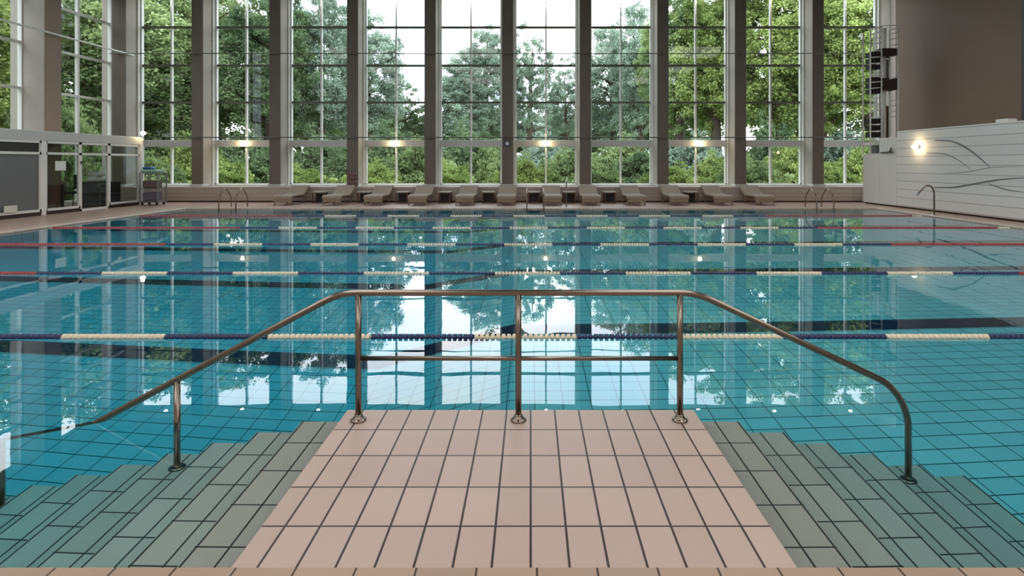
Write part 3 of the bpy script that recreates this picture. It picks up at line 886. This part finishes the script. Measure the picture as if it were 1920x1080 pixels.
_seed = [0]
_crownmesh = {}
def tree(px, d, top, wpx, kind, mat, label, cat='tree', base=-.12, low=.22, x=None, group='trees in the park'):
    """px: where it stands in the view, d: distance, top: height (m), wpx: crown width in metres"""
    _seed[0] += 1
    x = X(px, d) if x is None else x
    name = 'park_tree' if cat == 'tree' else 'shrub'
    t = empty(name, (x, d, base), random.Random(_seed[0]).uniform(0, 6))
    tag(t, label, cat, group)
    H_ = top - base
    if cat == 'tree':
        skeleton(_seed[0], H_ * .93, wpx * .42).build('trunk', 'bark', t)
    key = (kind, mat)
    if key not in _crownmesh:
        me = CROWN[kind].copy(); me.materials.clear(); me.materials.append(M[mat]); _crownmesh[key] = me
    o = bpy.data.objects.new('foliage', _crownmesh[key]); C.objects.link(o); o.parent = t
    if cat == 'tree':
        rz_ = H_ * (1 - low) / 2
        o.scale = (wpx / 2, wpx / 2 * .9, rz_ * .93); o.location = (0, 0, H_ * low + rz_)
    else:
        o.scale = (wpx / 2, wpx / 2 * .8, H_ * .88); o.location = (0, 0, .02)
    return t

TR = [  # px, d, top, width, kind, leaf, label
    (285, 33, 11.6, 6.5, 'full', 'leafA', 'tall green tree behind the first window bay from the glass room'),
    (400, 36, 12.6, 7.5, 'full', 'leafA', 'broad green tree behind the second window bay from the glass room'),
    (505, 34, 11.2, 6.0, 'full', 'leafD', 'dark green tree behind the third window bay from the glass room'),
    (600, 37, 12.4, 5.5, 'full', 'leafC', 'grey-green tree behind the third window bay, crown reaching the frame top'),
    (692, 40, 11.5, 5.0, 'full', 'leafC', 'tree behind the fourth window bay with a rounded top against the sky'),
    (760, 44, 6.6, 5.0, 'loose', 'leafD', 'low dark tree behind the fourth window bay'),
    (862, 44, 8.8, 5.6, 'full', 'leafC', 'rounded pale tree behind the fifth window bay'),
    (915, 46, 11.8, 6.2, 'full', 'leafC', 'taller tree behind the middle column, crown dark against the sky'),
    (992, 47, 11.9, 4.8, 'loose', 'leafC', 'slender loose tree behind the sixth window bay'),
    (1062, 50, 9.8, 4.6, 'loose', 'leafC', 'loose low tree behind the sixth window bay with sky between its leaves'),
    (1150, 52, 13.2, 7.0, 'full', 'leafC', 'broad grey-green tree behind the seventh window bay'),
    (1200, 48, 14.2, 5.0, 'full', 'leafC', 'tall grey-green tree at the edge of the seventh window bay'),
    (1275, 38, 12.6, 5.6, 'full', 'leafA', 'tall green tree behind the eighth window bay'),
    (1345, 36, 13.0, 5.6, 'full', 'leafB', 'yellow-green tree at the far side of the eighth window bay'),
    (1440, 34, 13.0, 6.4, 'tall', 'leafB', 'tall yellow-green tree behind the ninth window bay'),
    (1540, 33, 12.0, 6.0, 'full', 'leafB', 'bright green tree behind the last window column'),
    (1630, 32, 12.2, 6.0, 'tall', 'leafE', 'bright yellow-green tree behind the last window bay by the stair tower'),
    (330, 45, 7.5, 8, 'full', 'leafD', 'dark rear tree filling the gap behind the first bays'),
    (560, 52, 9.5, 9, 'full', 'leafA', 'rear tree standing between the third and fourth bays'),
    (1250, 60, 9.0, 11, 'full', 'leafA', 'rear tree low behind the seventh and eighth bays'),
    (1500, 48, 11.0, 9, 'full', 'leafA', 'rear tree behind the ninth and tenth bays'),
    (820, 62, 6.2, 12, 'full', 'leafC', 'hazy low rear tree behind the fifth bay'),
    (1000, 64, 6.4, 12, 'full', 'leafC', 'hazy low rear tree behind the sixth bay'),
    (690, 58, 6.6, 10, 'full', 'leafC', 'hazy low rear tree behind the fourth bay'),
    (1110, 60, 6.9, 10, 'full', 'leafC', 'hazy low rear tree behind the seventh bay'),
]
for a in TR: tree(*a)
# trees outside the flank windows
for (x, y, h, wd, mt, lb) in [(-22, 30, 11.5, 8, 'leafA', 'green tree outside the corner of the flank windows'), (-24, 22.5, 11.5, 8, 'leafB', 'yellow-green tree outside the flank window above the glass room'),
                          (-27, 35, 12.0, 9, 'leafD', 'dark green tree outside, seen past the flank column'), (-21, 16.5, 11, 7, 'leafA', 'green tree outside the nearest visible flank window'),
                          (-31, 28, 12.5, 9, 'leafE', 'bright tree far outside the flank windows'), (-23, 9.5, 11, 8, 'leafA', 'green tree outside the near flank windows'),
                          (-29, 16, 12, 9, 'leafA', 'green tree standing farther outside the flank windows')]:
    tree(0, y, h, wd, 'full', mt, lb, x=x, low=.08, group='trees outside the flank windows')
# shrubs outside under the windows
SH = []
rs = random.Random(5)
bays = ['first', 'second', 'third', 'fourth', 'fifth', 'sixth', 'seventh', 'eighth', 'ninth', 'tenth']
for i in range(10):
    cx_ = (COLX[i] + COLX[i + 1]) / 2
    for j in range(3):
        d = (25.0, 28.5, 32.0)[j]
        k = d / WY
        xx = cx_ * k + (-.9, .9, 0)[j] * k * .8
        h = (1.25, 1.9, 2.6)[j] * rs.uniform(.85, 1.2)
        if i in (0, 1, 8, 9): h *= 1.15
        mt = rs.choice([('leafE', 'leafB', 'leafA'), ('leafA', 'leafD', 'leafB'), ('leafD', 'leafA', 'leafC')][j])
        tree(0, d, h, (2.8, 3.4, 4.6)[j] * rs.uniform(.9, 1.15), 'bush', mt,
             '%s shrub %s outside the %s window bay' % ({'leafE': 'fresh yellow-green', 'leafB': 'yellow-green', 'leafA': 'mid green', 'leafD': 'dark green', 'leafC': 'grey-green'}[mt],
                                                     ('close to the glass', 'a little way back', 'farther back')[j], bays[i]),
             cat='shrub', x=xx, group='shrubs outside the window front')
for i, (x, y) in enumerate([(-17.5, 20.5), (-18.2, 17.5), (-17.6, 14.5), (-19, 24)]):
    tree(0, y, 2.6 + .3 * i, 3.6, 'bush', ('leafA', 'leafD', 'leafB', 'leafA')[i],
         ('mid green shrub outside the corner of the glass room', 'dark green shrub outside behind the glazed door', 'yellow-green shrub outside behind the desk', 'tallest green shrub outside past the corner')[i],
         cat='shrub', x=x, group='shrubs outside the flank windows')
